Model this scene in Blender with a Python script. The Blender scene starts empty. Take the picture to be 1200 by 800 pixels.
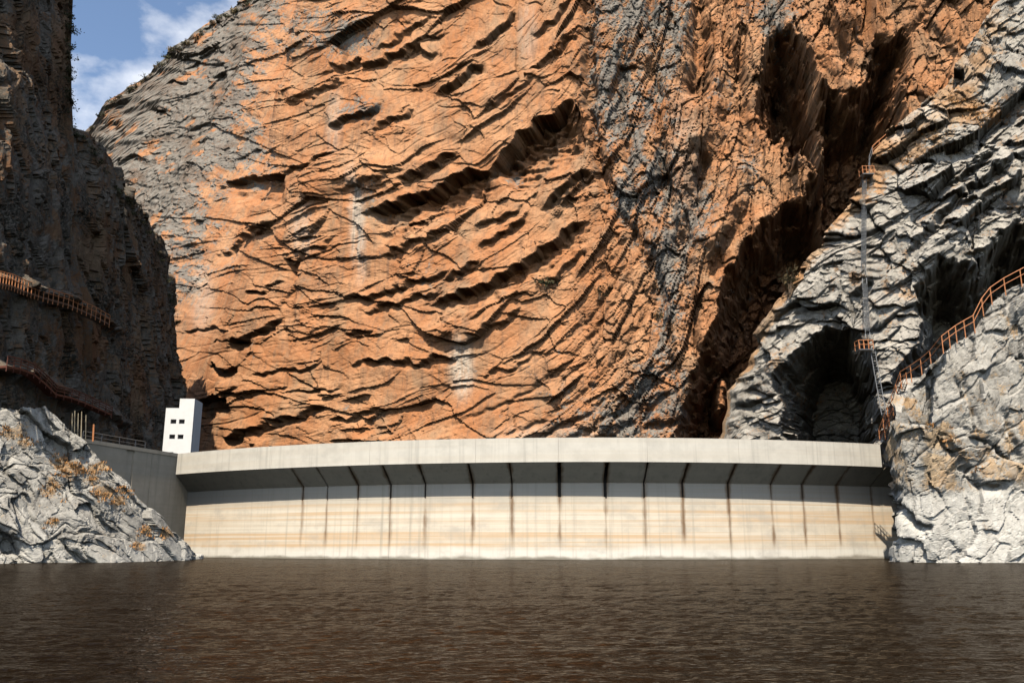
import bpy, math, random
import numpy as np
from mathutils import Vector

# ------------------------------------------------------------------ camera, sky, sun, exposure
scn = bpy.context.scene
col = scn.collection
F, CX, CY = 1025.0, 600.0, 400.0          # focal length in pixels of a 1200 x 800 frame
H_CAM = 2.2
PITCH = math.atan((636 - 400) / F)
SP, CP = math.sin(PITCH), math.cos(PITCH)
cd = bpy.data.cameras.new('camera'); cam = bpy.data.objects.new('camera', cd); col.objects.link(cam)
cam.location = (0, 0, H_CAM); cam.rotation_euler = (math.pi / 2 + PITCH, 0, 0)
cd.sensor_width = 36; cd.lens = 36 * F / 1200; cd.clip_end = 6000; cd.clip_start = .1
scn.camera = cam

SUN_AZ, SUN_EL = math.radians(12), math.radians(53)       # azimuth: left of straight behind the camera
sx = -math.sin(SUN_AZ) * math.cos(SUN_EL); sy = -math.cos(SUN_AZ) * math.cos(SUN_EL); sz = math.sin(SUN_EL)
sl = bpy.data.lights.new('sun', 'SUN'); sun = bpy.data.objects.new('sun', sl); col.objects.link(sun)
sl.energy = 5.0; sl.angle = math.radians(.53); sl.color = (1, .93, .82)
sun.rotation_euler = Vector((sx, sy, sz)).to_track_quat('Z', 'Y').to_euler()
sun.location = (-60, -80, 200)

w = bpy.data.worlds.new('World'); scn.world = w; w.use_nodes = True
nt = w.node_tree; nt.nodes.clear()
wout = nt.nodes.new('ShaderNodeOutputWorld'); wbg = nt.nodes.new('ShaderNodeBackground')
sky = nt.nodes.new('ShaderNodeTexSky'); sky.sky_type = 'NISHITA'; sky.sun_disc = False
sky.sun_elevation = SUN_EL; sky.sun_rotation = math.atan2(sx, sy)
sky.altitude = 300; sky.air_density = 1.0; sky.dust_density = 1.0; sky.ozone_density = 1.1
wbg.inputs[1].default_value = .145
tc = nt.nodes.new('ShaderNodeTexCoord'); mp = nt.nodes.new('ShaderNodeMapping')
mp.inputs['Scale'].default_value = (1, 1, 1.7); mp.inputs['Location'].default_value = (.37, .1, .42)
nz = nt.nodes.new('ShaderNodeTexNoise'); nz.inputs['Scale'].default_value = 5.5; nz.inputs['Detail'].default_value = 7; nz.inputs['Roughness'].default_value = .55
rp = nt.nodes.new('ShaderNodeValToRGB'); rp.color_ramp.elements[0].position = .53; rp.color_ramp.elements[1].position = .80
mixc = nt.nodes.new('ShaderNodeMix'); mixc.data_type = 'RGBA'
mixc.inputs['B'].default_value = (9.0, 8.8, 8.5, 1)
nt.links.new(tc.outputs['Generated'], mp.inputs['Vector']); nt.links.new(mp.outputs[0], nz.inputs['Vector'])
nt.links.new(nz.outputs[0], rp.inputs[0]); nt.links.new(rp.outputs[0], mixc.inputs['Factor'])
nt.links.new(sky.outputs[0], mixc.inputs['A']); nt.links.new(mixc.outputs['Result'], wbg.inputs[0]); nt.links.new(wbg.outputs[0], wout.inputs[0])
scn.view_settings.view_transform = 'Standard'; scn.view_settings.look = 'None'
scn.cycles.max_bounces = 5; scn.cycles.diffuse_bounces = 0; scn.cycles.glossy_bounces = 3
scn.view_settings.exposure = .38; scn.view_settings.gamma = 1
scn.view_settings.use_curve_mapping = False

# ------------------------------------------------------------------ numeric helpers
rng = np.random.default_rng(7); random.seed(7)
def proj(x, y, z):
    z = z - H_CAM
    d = y * CP + z * SP; d = np.maximum(d, .5)
    return CX + F * x / d, CY - F * (z * CP - y * SP) / d
def at(u, v, Y):
    """the point of the place at depth Y that is seen at (u, v)"""
    dx, dz = (u - CX) / F, (CY - v) / F
    dy = CP - dz * SP; dzz = SP + dz * CP
    return Vector((dx / dy * Y, Y, H_CAM + dzz / dy * Y))
def at_z(u, v, z):
    dx, dz = (u - CX) / F, (CY - v) / F
    dy = CP - dz * SP; dzz = SP + dz * CP
    t = (z - H_CAM) / dzz
    return Vector((dx * t, dy * t, z))
def hsh(ix, iy, seed):
    n = (ix.astype(np.int64) * 374761393 + iy.astype(np.int64) * 668265263 + seed * 1442695041).astype(np.uint32)
    n = (n ^ (n >> np.uint32(13))) * np.uint32(1274126177)
    n = (n ^ (n >> np.uint32(15))) * np.uint32(2246822519)
    return ((n ^ (n >> np.uint32(16))) & np.uint32(0xffffff)).astype(np.float32) / np.float32(0xffffff)
def perlin(x, y, seed=0):
    x = np.asarray(x, np.float32); y = np.asarray(y, np.float32)
    ix = np.floor(x); iy = np.floor(y); fx = x - ix; fy = y - iy
    ix = ix.astype(np.int32); iy = iy.astype(np.int32)
    ux = fx * fx * fx * (fx * (fx * 6 - 15) + 10); uy = fy * fy * fy * (fy * (fy * 6 - 15) + 10)
    def g(dx, dy):
        a = hsh(ix + dx, iy + dy, seed) * np.float32(6.2831853)
        return np.cos(a) * (fx - dx) + np.sin(a) * (fy - dy)
    a = g(0, 0); b = g(1, 0); c = g(0, 1); d = g(1, 1)
    a = a + ux * (b - a); c = c + ux * (d - c)
    return (a + uy * (c - a)) * 1.5
def fbm(x, y, seed=0, o=4, gain=.5):
    r = 0; a = 1; s = 0
    for i in range(o):
        r = r + a * perlin(x * 2 ** i + 17.3 * i, y * 2 ** i - 9.1 * i, seed + i); s += a; a *= gain
    return r / s
def ridged(x, y, seed=0, o=4):
    r = 0; a = 1; s = 0
    for i in range(o):
        r = r + a * (1 - 2 * np.abs(perlin(x * 2 ** i + 5.3 * i, y * 2 ** i - 3.7 * i, seed + i))); s += a; a *= .5
    return r / s
def facets(x, y, seed=0, tilt=1.0):
    """broken rock: every cell a tilted plane of its own height; returns (height, distance to the crack)"""
    x = np.asarray(x, np.float32); y = np.asarray(y, np.float32)
    ix = np.floor(x).astype(np.int32); iy = np.floor(y).astype(np.int32)
    b1 = np.full(x.shape, 9., np.float32); b2 = b1.copy(); hv = np.zeros_like(b1); idv = np.zeros_like(b1)
    for dx in (-1, 0, 1):
        for dy in (-1, 0, 1):
            jx = ix + dx; jy = iy + dy
            cx = jx + hsh(jx, jy, seed); cy = jy + hsh(jx, jy, seed + 1)
            ex = x - cx; ey = y - cy; d = ex * ex + ey * ey
            hh = hsh(jx, jy, seed + 2) - .5 + tilt * ((hsh(jx, jy, seed + 3) - .5) * ex + (hsh(jx, jy, seed + 4) - .35) * ey)
            m = d < b1
            b2 = np.where(m, b1, np.minimum(b2, d)); hv = np.where(m, hh, hv); idv = np.where(m, hsh(jx, jy, seed + 5), idv); b1 = np.where(m, d, b1)
    return hv, np.sqrt(b2) - np.sqrt(b1), idv
def beds(p, q, T, W, seed):
    """bedded blocks: steps that stand proud towards their lower edge"""
    qq = q / T; i = np.floor(qq); f = qq - i; i = i.astype(np.int32)
    off = hsh(i, i * 0, seed) * 7; ww = .5 + 1.2 * hsh(i, i * 0 + 3, seed)
    pp = p / (W * ww) + off; j = np.floor(pp); g = pp - j; j = j.astype(np.int32)
    return hsh(i, j, seed + 1) * (.25 + f) + (hsh(i, j, seed + 2) - .5) * (g - .5) * .8
def ledges(p, q, T, W, seed, power=2.5):
    """sparse undercut steps: most blocks lie flush, a few stand proud at their lower edge"""
    qq = q / T; i = np.floor(qq); f = qq - i; i = i.astype(np.int32)
    off = hsh(i, i * 0, seed) * 7; ww = .5 + 1.2 * hsh(i, i * 0 + 3, seed)
    pp = p / (W * ww) + off; j = np.floor(pp); g = pp - j; j = j.astype(np.int32)
    taper = np.clip(np.minimum(g, 1 - g) * 5, 0, 1)
    return hsh(i, j, seed + 1) ** power * f ** 1.6 * taper
def rubble(p, q, sizes, amps, seed, tilt=1.3, ratio=.62, crack=.22):
    """broken rock at several sizes; the finer pieces start afresh in every coarser piece"""
    d = 0; op = 0; oq = 0
    for k, (s, a) in enumerate(zip(sizes, amps)):
        t = .5 + 1.1 * k; c, sn = math.cos(t * .35), math.sin(t * .35)
        x = (p * c + q * sn) / s + op; y = (q * c - p * sn) / (s * ratio) + oq
        wob = .12 * perlin(x * 1.7, y * 1.7, seed + 50 + k)
        f, e, i = facets(x + wob, y - wob, seed + 10 * k, tilt)
        d = d + a * f - a * crack * (1 - sstep(0, .07, e)); op = op + i * 31.7; oq = oq + i * 17.3
    return d
def sstep(a, b, x):
    t = np.clip((x - a) / (b - a), 0, 1); return t * t * (3 - 2 * t)
def seg_dist(u, v, pts):
    """signed distance to a polyline (positive above it on the picture) and the position along it, 0..1"""
    best = np.full(u.shape, 1e9, np.float32); sgn = best.copy(); par = best.copy()
    L = [math.dist(pts[i], pts[i + 1]) for i in range(len(pts) - 1)]; tot = sum(L); acc = 0
    for i in range(len(pts) - 1):
        ax, ay = pts[i]; bx, by = pts[i + 1]; ex, ey = bx - ax, by - ay
        t = ((u - ax) * ex + (v - ay) * ey) / (L[i] ** 2)
        tcl = np.clip(t, 0, 1); dx = u - ax - tcl * ex; dy = v - ay - tcl * ey
        d = np.hypot(dx, dy); s = np.sign(-(ex * (v - ay) - ey * (u - ax)))
        m = d < best
        best = np.where(m, d, best); sgn = np.where(m, s * d, sgn)
        tt = t if len(L) == 1 else np.where((i == 0) & (t < 0), t, np.where((i == len(L) - 1) & (t > 1), t, tcl))
        par = np.where(m, (acc + tt * L[i]) / tot, par); acc += L[i]
    return sgn, par
def inside(u, v, poly):
    c = np.zeros(u.shape, bool); n = len(poly)
    for i in range(n):
        x1, y1 = poly[i]; x2, y2 = poly[(i + 1) % n]
        if y1 == y2: continue
        m = ((y1 > v) != (y2 > v)) & (u < (x2 - x1) * (v - y1) / (y2 - y1) + x1)
        c ^= m
    return c
def poly_sd(u, v, poly):
    """distance to the outline, positive inside"""
    best = np.full(u.shape, 1e9, np.float32); n = len(poly)
    for i in range(n):
        ax, ay = poly[i]; bx, by = poly[(i + 1) % n]; ex, ey = bx - ax, by - ay
        t = np.clip(((u - ax) * ex + (v - ay) * ey) / (ex * ex + ey * ey + 1e-6), 0, 1)
        best = np.minimum(best, np.hypot(u - ax - t * ex, v - ay - t * ey))
    return np.where(inside(u, v, poly), best, -best)
def poly_mask(u, v, poly, soft): return sstep(-soft, soft, poly_sd(u, v, poly))
def hollow(u, v, poly, seed, steps):
    """a cavity that deepens inwards in broken, uneven steps: (inset, ramp, depth) each"""
    d = 0
    for k, (o, r, dep) in enumerate(steps):
        wu = 11 * fbm(u / 30, v / 30, seed + 7 * k, 3) + 3.5 * fbm(u / 8, v / 8, seed + 7 * k + 3, 2); wv = 11 * fbm(u / 30, v / 30, seed + 7 * k + 1, 3) + 3 * fbm(u / 8, v / 8, seed + 7 * k + 4, 2)
        d = d + dep * sstep(o - r, o + r, poly_sd(u + wu, v + wv, poly))
    return d

# ------------------------------------------------------------------ scene helpers
def tag(o, label=None, cat=None, group=None, kind=None):
    for k, val in (('label', label), ('category', cat), ('group', group), ('kind', kind)):
        if val: o[k] = val
    return o
def empty(name, loc=(0, 0, 0), rz=0):
    o = bpy.data.objects.new(name, None); o.location = loc; o.rotation_euler = (0, 0, rz)
    o.empty_display_size = .5; col.objects.link(o); return o
def mobj(name, verts, faces, mat, parent=None, smooth=False, loc=None):
    me = bpy.data.meshes.new(name); me.from_pydata([tuple(p) for p in verts], [], faces); me.update()
    if smooth: me.polygons.foreach_set('use_smooth', [True] * len(me.polygons))
    o = bpy.data.objects.new(name, me); col.objects.link(o)
    if mat: me.materials.append(mat)
    if parent: o.parent = parent
    if loc is not None: o.location = loc
    return o
def grid_mesh(name, P, mat, attrs=None, smooth=True):
    """P: rows x cols x 3"""
    R, C = P.shape[:2]; me = bpy.data.meshes.new(name)
    me.vertices.add(R * C); me.vertices.foreach_set('co', P.reshape(-1).astype(np.float32))
    i = np.arange((R - 1) * (C - 1)); r = i // (C - 1); c = i % (C - 1); a = r * C + c
    q = np.stack([a, a + 1, a + C + 1, a + C], 1).reshape(-1).astype(np.int32); n = len(i)
    me.loops.add(n * 4); me.loops.foreach_set('vertex_index', q)
    me.polygons.add(n); me.polygons.foreach_set('loop_start', np.arange(n, dtype=np.int32) * 4)
    me.polygons.foreach_set('use_smooth', np.full(n, smooth))
    me.update(calc_edges=True)
    if attrs:
        for k, v in attrs.items():
            at_ = me.attributes.new(k, 'FLOAT_COLOR', 'POINT'); at_.data.foreach_set('color', v.reshape(-1).astype(np.float32))
    me.materials.append(mat)
    o = bpy.data.objects.new(name, me); col.objects.link(o); return o
class MB:
    def __init__(s): s.v = []; s.f = []
    def add(s, v, f): n = len(s.v); s.v += [tuple(p) for p in v]; s.f += [tuple(i + n for i in q) for q in f]
    def box(s, x0, x1, y0, y1, z0, z1):
        s.add([(x0, y0, z0), (x1, y0, z0), (x1, y1, z0), (x0, y1, z0), (x0, y0, z1), (x1, y0, z1), (x1, y1, z1), (x0, y1, z1)],
              [(0, 3, 2, 1), (4, 5, 6, 7), (0, 1, 5, 4), (1, 2, 6, 5), (2, 3, 7, 6), (3, 0, 4, 7)])
    def tube(s, pts, r, n=6, r1=None):
        pts = [Vector(p) for p in pts]; k = len(pts); V = []; Fc = []
        for i, p in enumerate(pts):
            d = (pts[min(i + 1, k - 1)] - pts[max(i - 1, 0)]).normalized()
            up = Vector((0, 0, 1)) if abs(d.z) < .9 else Vector((1, 0, 0))
            a = d.cross(up).normalized(); b = d.cross(a).normalized()
            rr = r if r1 is None else r + (r1 - r) * i / max(k - 1, 1)
            for j in range(n):
                t = 2 * math.pi * j / n; V.append(p + a * math.cos(t) * rr + b * math.sin(t) * rr)
        for i in range(k - 1):
            for j in range(n):
                Fc.append((i * n + j, i * n + (j + 1) % n, (i + 1) * n + (j + 1) % n, (i + 1) * n + j))
        Fc.append(tuple(range(n))[::-1]); Fc.append(tuple((k - 1) * n + j for j in range(n)))
        s.add(V, Fc)
    def build(s, name, mat, parent=None, smooth=False): return mobj(name, s.v, s.f, mat, parent, smooth)

# ------------------------------------------------------------------ materials
def newmat(name):
    m = bpy.data.materials.new(name); m.use_nodes = True
    n = m.node_tree; b = n.nodes['Principled BSDF']; b.inputs['Roughness'].default_value = .9
    b.inputs['Specular IOR Level'].default_value = .25
    return m, n, b
def N(n, t, **kw):
    o = n.nodes.new(t)
    for k, v in kw.items():
        if k in o.inputs: o.inputs[k].default_value = v
        else: setattr(o, k, v)
    return o
def mixrgb(n, fac, a, b, mode='MIX'):
    m = n.nodes.new('ShaderNodeMix'); m.data_type = 'RGBA'; m.blend_type = mode
    for key, val in (('Factor', fac), ('A', a), ('B', b)):
        if hasattr(val, 'is_output'): n.links.new(val, m.inputs[key])
        elif key == 'Factor': m.inputs[key].default_value = val
        else: m.inputs[key].default_value = tuple(val) + ((1,) if len(val) == 3 else ())
    return m.outputs['Result']
def ramp(n, src, lo, hi, c0=0, c1=1):
    r = n.nodes.new('ShaderNodeMapRange'); r.interpolation_type = 'SMOOTHSTEP'
    n.links.new(src, r.inputs[0]); r.inputs[1].default_value = lo; r.inputs[2].default_value = hi
    r.inputs[3].default_value = c0; r.inputs[4].default_value = c1; return r.outputs[0]
def mul(n, a, b, op='MULTIPLY'):
    m = n.nodes.new('ShaderNodeMath'); m.operation = op
    for i, v in enumerate((a, b)):
        if hasattr(v, 'is_output'): n.links.new(v, m.inputs[i])
        else: m.inputs[i].default_value = v
    return m.outputs[0]
def noise(n, scale, detail=6, rough=.6, vec=None, dist=0):
    t = N(n, 'ShaderNodeTexNoise', Scale=scale, Detail=detail, Roughness=rough, Distortion=dist)
    if vec: n.links.new(vec, t.inputs['Vector'])
    return t.outputs[0]
def coords(n, scale=(1, 1, 1), rot=(0, 0, 0)):
    g = n.nodes.new('ShaderNodeNewGeometry'); m = n.nodes.new('ShaderNodeMapping')
    m.inputs['Scale'].default_value = scale; m.inputs['Rotation'].default_value = rot
    n.links.new(g.outputs['Position'], m.inputs['Vector']); return m.outputs[0]
def bump(n, b, src, strength, dist, prev=None):
    o = N(n, 'ShaderNodeBump', Strength=strength, Distance=dist); n.links.new(src, o.inputs['Height'])
    if prev: n.links.new(prev, o.inputs['Normal'])
    n.links.new(o.outputs[0], b.inputs['Normal']); return o.outputs[0]

def rock_material(name, warm, warm2, grey, grey2, pale, dark, fine=1.0, streak=.3):
    """masks attribute: R = grey rock over warm rock, G = pale lime streaks, B = dark lichen and scrub"""
    m, n, b = newmat(name)
    a = N(n, 'ShaderNodeVertexColor', layer_name='masks'); sep = n.nodes.new('ShaderNodeSeparateColor'); n.links.new(a.outputs[0], sep.inputs[0])
    P = coords(n)
    big = noise(n, .09, 3, .6, P); mid = noise(n, .45, 5, .68, P); small = noise(n, 2.2 * fine, 4, .75, P)
    vert = noise(n, 1.0, 3, .6, coords(n, (.9, .9, .055)))
    spots = noise(n, 5.5 * fine, 2, .6, P)
    cw = mixrgb(n, ramp(n, big, .35, .68), warm, warm2)
    cw = mixrgb(n, ramp(n, mid, .52, .75, 0, .75), cw, (warm[0] * .6, warm[1] * .55, warm[2] * .5))
    cw = mixrgb(n, ramp(n, spots, .5, .7, 0, .45), cw, (warm[0] * .5, warm[1] * .45, warm[2] * .42))
    cw = mixrgb(n, ramp(n, small, .55, .8, 0, .5), cw, (warm2[0] * 1.15, warm2[1] * 1.25, warm2[2] * 1.4))
    veil = noise(n, .16, 5, .7, coords(n, (1, 1, .45)))
    cw = mixrgb(n, ramp(n, veil, .46, .70, 0, .62), cw, (grey2[0] * 1.0, grey2[1] * .82, grey2[2] * .62))
    cg = mixrgb(n, ramp(n, mid, .35, .65), grey, grey2)
    cg = mixrgb(n, ramp(n, small, .5, .72, 0, .7), cg, (grey[0] * .45, grey[1] * .46, grey[2] * .48))
    cg = mixrgb(n, ramp(n, spots, .58, .75, 0, .55), cg, pale)
    gm = mul(n, sep.outputs[0], mul(n, mul(n, mid, 2.2), mul(n, small, 1.6), 'ADD'), 'ADD')
    c = mixrgb(n, ramp(n, gm, 2.28, 2.58), cw, cg)
    c = mixrgb(n, mul(n, sep.outputs[1], ramp(n, vert, .36, .6, .4, 1.0)), c, pale)
    c = mixrgb(n, mul(n, ramp(n, vert, .48, .72), streak), c, (dark[0] * 1.6, dark[1] * 1.5, dark[2] * 1.4))
    c = mixrgb(n, mul(n, sep.outputs[2], ramp(n, small, .35, .6)), c, dark)
    n.links.new(c, b.inputs['Base Color'])
    p1 = bump(n, b, noise(n, 1.3 * fine, 5, .75, coords(n, (1, 1, 1.6))), .6, .30)
    bump(n, b, noise(n, 6.0 * fine, 3, .75, P), .55, .085, p1)
    b.inputs['Roughness'].default_value = .95; b.inputs['Specular IOR Level'].default_value = .12
    return m
M = {}
M['red_cliff'] = rock_material('red_cliff', (.43, .182, .076), (.51, .265, .132), (.155, .140, .118), (.26, .23, .19), (.55, .48, .38), (.115, .075, .05), streak=.6)
M['grey_cliff'] = rock_material('grey_cliff', (.45, .24, .11), (.42, .29, .18), (.31, .28, .235), (.45, .405, .335), (.60, .54, .45), (.075, .068, .06), 1.3, .25)
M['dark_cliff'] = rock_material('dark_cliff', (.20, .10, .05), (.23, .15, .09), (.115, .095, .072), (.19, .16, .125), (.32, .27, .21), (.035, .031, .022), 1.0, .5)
def plain(name, c, rough=.7, metal=0, var=.25, scale=3.0):
    m, n, b = newmat(name)
    k = noise(n, scale, 6, .65, coords(n))
    n.links.new(mixrgb(n, ramp(n, k, .35, .7, 0, var), c, tuple(x * .45 for x in c)), b.inputs['Base Color'])
    b.inputs['Roughness'].default_value = rough; b.inputs['Metallic'].default_value = metal
    return m
M['orange_paint'] = plain('orange_paint', (.55, .22, .09), .6, 0, .5)
M['rusty_red'] = plain('rusty_red', (.13, .045, .028), .7, 0, .5)
M['galvanised'] = plain('galvanised', (.20, .205, .205), .5, .4, .4)
M['dark_steel'] = plain('dark_steel', (.06, .06, .06), .6, .3, .3)
M['white_render'] = plain('white_render', (.74, .72, .68), .85, 0, .12, .8)
M['window_dark'] = plain('window_dark', (.012, .012, .013), .25, 0, 0)
M['grey_frame'] = plain('grey_frame', (.25, .25, .24), .5, 0, .2)
M['pale_pole'] = plain('pale_pole', (.36, .30, .20), .7, 0, .3)
M['scrub_leaf'] = plain('scrub_leaf', (.085, .085, .04), .9, 0, .5, 1.5)
M['scrub_twig'] = plain('scrub_twig', (.16, .11, .07), .9, 0, .4)
M['dry_leaf'] = plain('dry_leaf', (.24, .17, .08), .9, 0, .5, 1.5)
M['dry_grass'] = plain('dry_grass', (.46, .22, .075), .95, 0, .5, .8)

def concrete(name, base, tan, stain=True, bands=True):
    m, n, b = newmat(name); P = coords(n)
    g = n.nodes.new('ShaderNodeNewGeometry'); sp = n.nodes.new('ShaderNodeSeparateXYZ'); n.links.new(g.outputs['Position'], sp.inputs[0])
    mid = noise(n, .5, 6, .6, P)
    c = mixrgb(n, ramp(n, mid, .35, .7, 0, .5), base, tuple(x * .78 for x in base))
    lay = noise(n, 1.0, 4, .65, coords(n, (.012, .012, 1.5)))
    c = mixrgb(n, ramp(n, lay, .45, .62, 0, .8 if bands else .35), c, tan)
    if bands:
        lay2 = noise(n, 1.0, 3, .6, coords(n, (.02, .02, 2.7)))
        c = mixrgb(n, ramp(n, lay2, .52, .62, 0, .55), c, (.72, .66, .54))
        zz = mul(n, sp.outputs[2], mul(n, noise(n, .25, 4, .6, P), 1.2), 'ADD')
        c = mixrgb(n, ramp(n, zz, 2.6, 1.5, 0, .85), c, (.70, .665, .58))
        c = mixrgb(n, ramp(n, zz, 1.15, .65, 0, .9), c, (.20, .175, .13))
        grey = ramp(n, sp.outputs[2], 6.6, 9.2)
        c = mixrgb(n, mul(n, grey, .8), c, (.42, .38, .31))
    drip = noise(n, 1.0, 5, .6, coords(n, (1.3, 1.3, .04)))
    c = mixrgb(n, ramp(n, drip, .5, .78, 0, .55), c, tuple(x * .5 for x in base))
    blot = noise(n, .22, 5, .65, coords(n, (1, 1, 1.6)))
    c = mixrgb(n, ramp(n, blot, .48, .72, 0, .5), c, (.40, .36, .30) if bands else tuple(x * .68 for x in base))
    if stain:
        a = N(n, 'ShaderNodeAttribute', attribute_name='joint'); wob = noise(n, 1.0, 4, .6, coords(n, (.5, .5, .22)))
        s = ramp(n, mul(n, a.outputs['Fac'], mul(n, wob, 1.1), 'ADD'), 1.0, .42)
        s = mul(n, s, ramp(n, noise(n, 1, 3, .6, coords(n, (.16, .16, .16))), .30, .56, .30, 1.0))
        s = mul(n, s, ramp(n, sp.outputs[2], .8, 3.2))
        c = mixrgb(n, s, c, (.20, .125, .07))
    n.links.new(c, b.inputs['Base Color'])
    bump(n, b, noise(n, 3, 5, .7, coords(n, (1, 1, 2.5))), .25, .05)
    b.inputs['Roughness'].default_value = .9
    return m
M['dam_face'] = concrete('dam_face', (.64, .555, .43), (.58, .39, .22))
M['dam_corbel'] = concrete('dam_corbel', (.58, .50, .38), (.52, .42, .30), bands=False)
M['dam_parapet'] = concrete('dam_parapet', (.58, .54, .46), (.52, .45, .35), stain=False, bands=False)
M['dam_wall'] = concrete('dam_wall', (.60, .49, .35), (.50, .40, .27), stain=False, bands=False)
M['joint_dark'] = plain('joint_dark', (.05, .043, .036), .95, 0, .3)

# ------------------------------------------------------------------ cliffs
def plan_curve(pts, n=4000):
    p = np.array(pts, float)
    for _ in range(3):                                   # round the corners
        a = p[:-1] * .75 + p[1:] * .25; b = p[:-1] * .25 + p[1:] * .75
        p = np.concatenate([p[:1], np.stack([a, b], 1).reshape(-1, 2), p[-1:]])
    seg = np.hypot(*np.diff(p, axis=0).T); s = np.concatenate([[0], np.cumsum(seg)])
    ss = np.linspace(0, s[-1], n)
    X = np.interp(ss, s, p[:, 0]); Y = np.interp(ss, s, p[:, 1])
    return ss, X, Y
class Cliff:
    """A rock wall: a plan curve walked from left to right (seen from the reservoir), raised to an uneven top edge,
    leaning back, then displaced along its outward normal; behind the top edge the ground runs back."""
    def __init__(c, plan, lean, zmin, zdense, zmax, cols, rows, crows=30, top=None, back=30, brows=14, upitch=None, topnoise=1.0, backslope=.25):
        ss, X, Y = plan_curve(plan)
        tx = np.gradient(X, ss); ty = np.gradient(Y, ss); k = np.hypot(tx, ty); nx, ny = ty / k, -tx / k
        kern = np.hanning(161); kern /= kern.sum()
        pad = lambda a: np.convolve(np.pad(a, 80, 'edge'), kern, 'valid')
        nx, ny = pad(nx), pad(ny); k = np.hypot(nx, ny); nx /= k; ny /= k
        if upitch is not None:                           # denser columns where the wall is seen frontally
            u0, _ = proj(X, Y, np.full_like(X, 20.)); wgt = np.abs(np.gradient(u0, ss)) * ((u0 > -60) & (u0 < 1700)) + upitch
            cw = np.concatenate([[0], np.cumsum((wgt[1:] + wgt[:-1]) / 2 * np.diff(ss))])
            s = np.interp(np.linspace(0, cw[-1], cols), cw, ss)
        else: s = np.linspace(0, ss[-1], cols)
        f = lambda a: np.interp(s, ss, a)
        c.s, X, Y, nx, ny = s, f(X), f(Y), f(nx), f(ny)
        ln = lean(X, Y) if callable(lean) else np.full_like(X, lean)
        zf = np.linspace(max(zmin, .5), zmax, 700)[:, None]
        if top is not None:
            uu, vv = proj(X - nx * ln * zf, Y - ny * ln * zf, zf + 0 * X)
            t = top(uu); bad = vv < t
            ib = np.where(bad.any(0), bad.argmax(0), len(zf) - 1); zt = zf[ib, 0]
        else: zt = np.full_like(X, float(zmax))
        zt = zt + topnoise * (fbm(s / 3.0, s * 0, 91, 5, .7) * 1.2)
        uu, vv = proj(X - nx * ln * zf, Y - ny * ln * zf, zf + 0 * X); hi = vv < -55
        zd = np.minimum(zt, np.where(hi.any(0), zf[hi.argmax(0), 0], zmax)); zd = np.minimum(zd, zdense)
        r1 = np.linspace(0, 1, rows)[:, None]; Z = zmin + (zd - zmin) * r1
        r2 = np.linspace(0, 1, crows + 1)[1:, None]; Z = np.concatenate([Z, zd + (zt - zd) * r2])
        B = np.zeros_like(Z)
        r3 = (np.linspace(0, 1, brows + 1)[1:, None]) ** 1.8
        Z = np.concatenate([Z, zt + 0 * r3 + back * r3 * backslope]); B = np.concatenate([B, back * r3 + 0 * zt])
        c.B = B; off = ln * np.minimum(Z, zt) + B
        c.X = X - nx * off; c.Y = Y - ny * off; c.Z = Z; c.nx, c.ny = nx, ny
        c.S = s + 0 * Z
        c.u, c.v = proj(c.X, c.Y, c.Z)
    def finish(c, name, d, mat, masks, up=0.0, carve=0, cdir=(.208, .978)):
        c.X = c.X + c.nx * d + carve * cdir[0]; c.Y = c.Y + c.ny * d + carve * cdir[1]; c.Z = c.Z + up * d
        o = grid_mesh(name, np.stack([c.X, c.Y, c.Z], -1), mat, {'masks': masks}, smooth=False)
        c.pu, c.pv = proj(c.X, c.Y, c.Z)
        c.dep = np.hypot(c.X, c.Y)
        tag(o, kind='structure'); return o
    def find(c, u, v, tol=3.0):
        """the visible surface point at picture position (u, v)"""
        m = np.hypot(c.pu - u, c.pv - v); k = m < tol
        if not k.any(): i = np.argmin(m)
        else: i = np.argmin(np.where(k, c.dep, 1e9))
        return Vector((c.X.flat[i], c.Y.flat[i], c.Z.flat[i]))
def interp_top(pts):
    a = np.array(pts, float); return lambda u: np.interp(u, a[:, 0], a[:, 1])
def rgba(g, p, d): return np.stack([g, p, d, np.ones_like(g)], -1)
def ledge(D, u, v, pts, out, inn, Lu, Ld):
    """an overhanging lip: rock stands proud above the line and is undercut below it (metres; reach in picture units)"""
    xs = [p[0] for p in pts]; ys = [p[1] for p in pts]; R = max(Lu * 3, Ld * 2) + 5
    m = (u > min(xs) - 25) & (u < max(xs) + 25) & (v > min(ys) - R) & (v < max(ys) + R)
    if not m.any(): return
    uu, vv = u[m], v[m]
    wob = fbm(uu / 20, vv / 20, 301, 2) * 10 + fbm(uu / 7, vv / 7, 305, 2) * 1.8
    s, par = seg_dist(uu, vv + wob, pts)
    e = sstep(-.06, .16, par) * sstep(1.06, .84, par)
    low_ = -inn * (.8 + .5 * fbm(uu / 16, vv / 9, 307, 2)) * np.clip(1 - (-s / Ld), 0, 1) ** .8
    k = sstep(-2.6, .6, s); D[m] += e * (k * out * np.exp(-np.maximum(s, 0) / Lu) + (1 - k) * low_)
def furrow(D, u, v, pts, depth, wd):
    xs = [p[0] for p in pts]; ys = [p[1] for p in pts]; R = wd * 4 + 4
    m = (u > min(xs) - R) & (u < max(xs) + R) & (v > min(ys) - R) & (v < max(ys) + R)
    if not m.any(): return
    uu, vv = u[m], v[m]
    s, par = seg_dist(uu + fbm(uu / 20, vv / 20, 311, 3) * 7, vv + fbm(uu / 20, vv / 20, 317, 3) * 5, pts)
    D[m] -= depth * np.exp(-(s / wd) ** 2) * sstep(-.05, .12, par) * sstep(1.05, .88, par)

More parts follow.
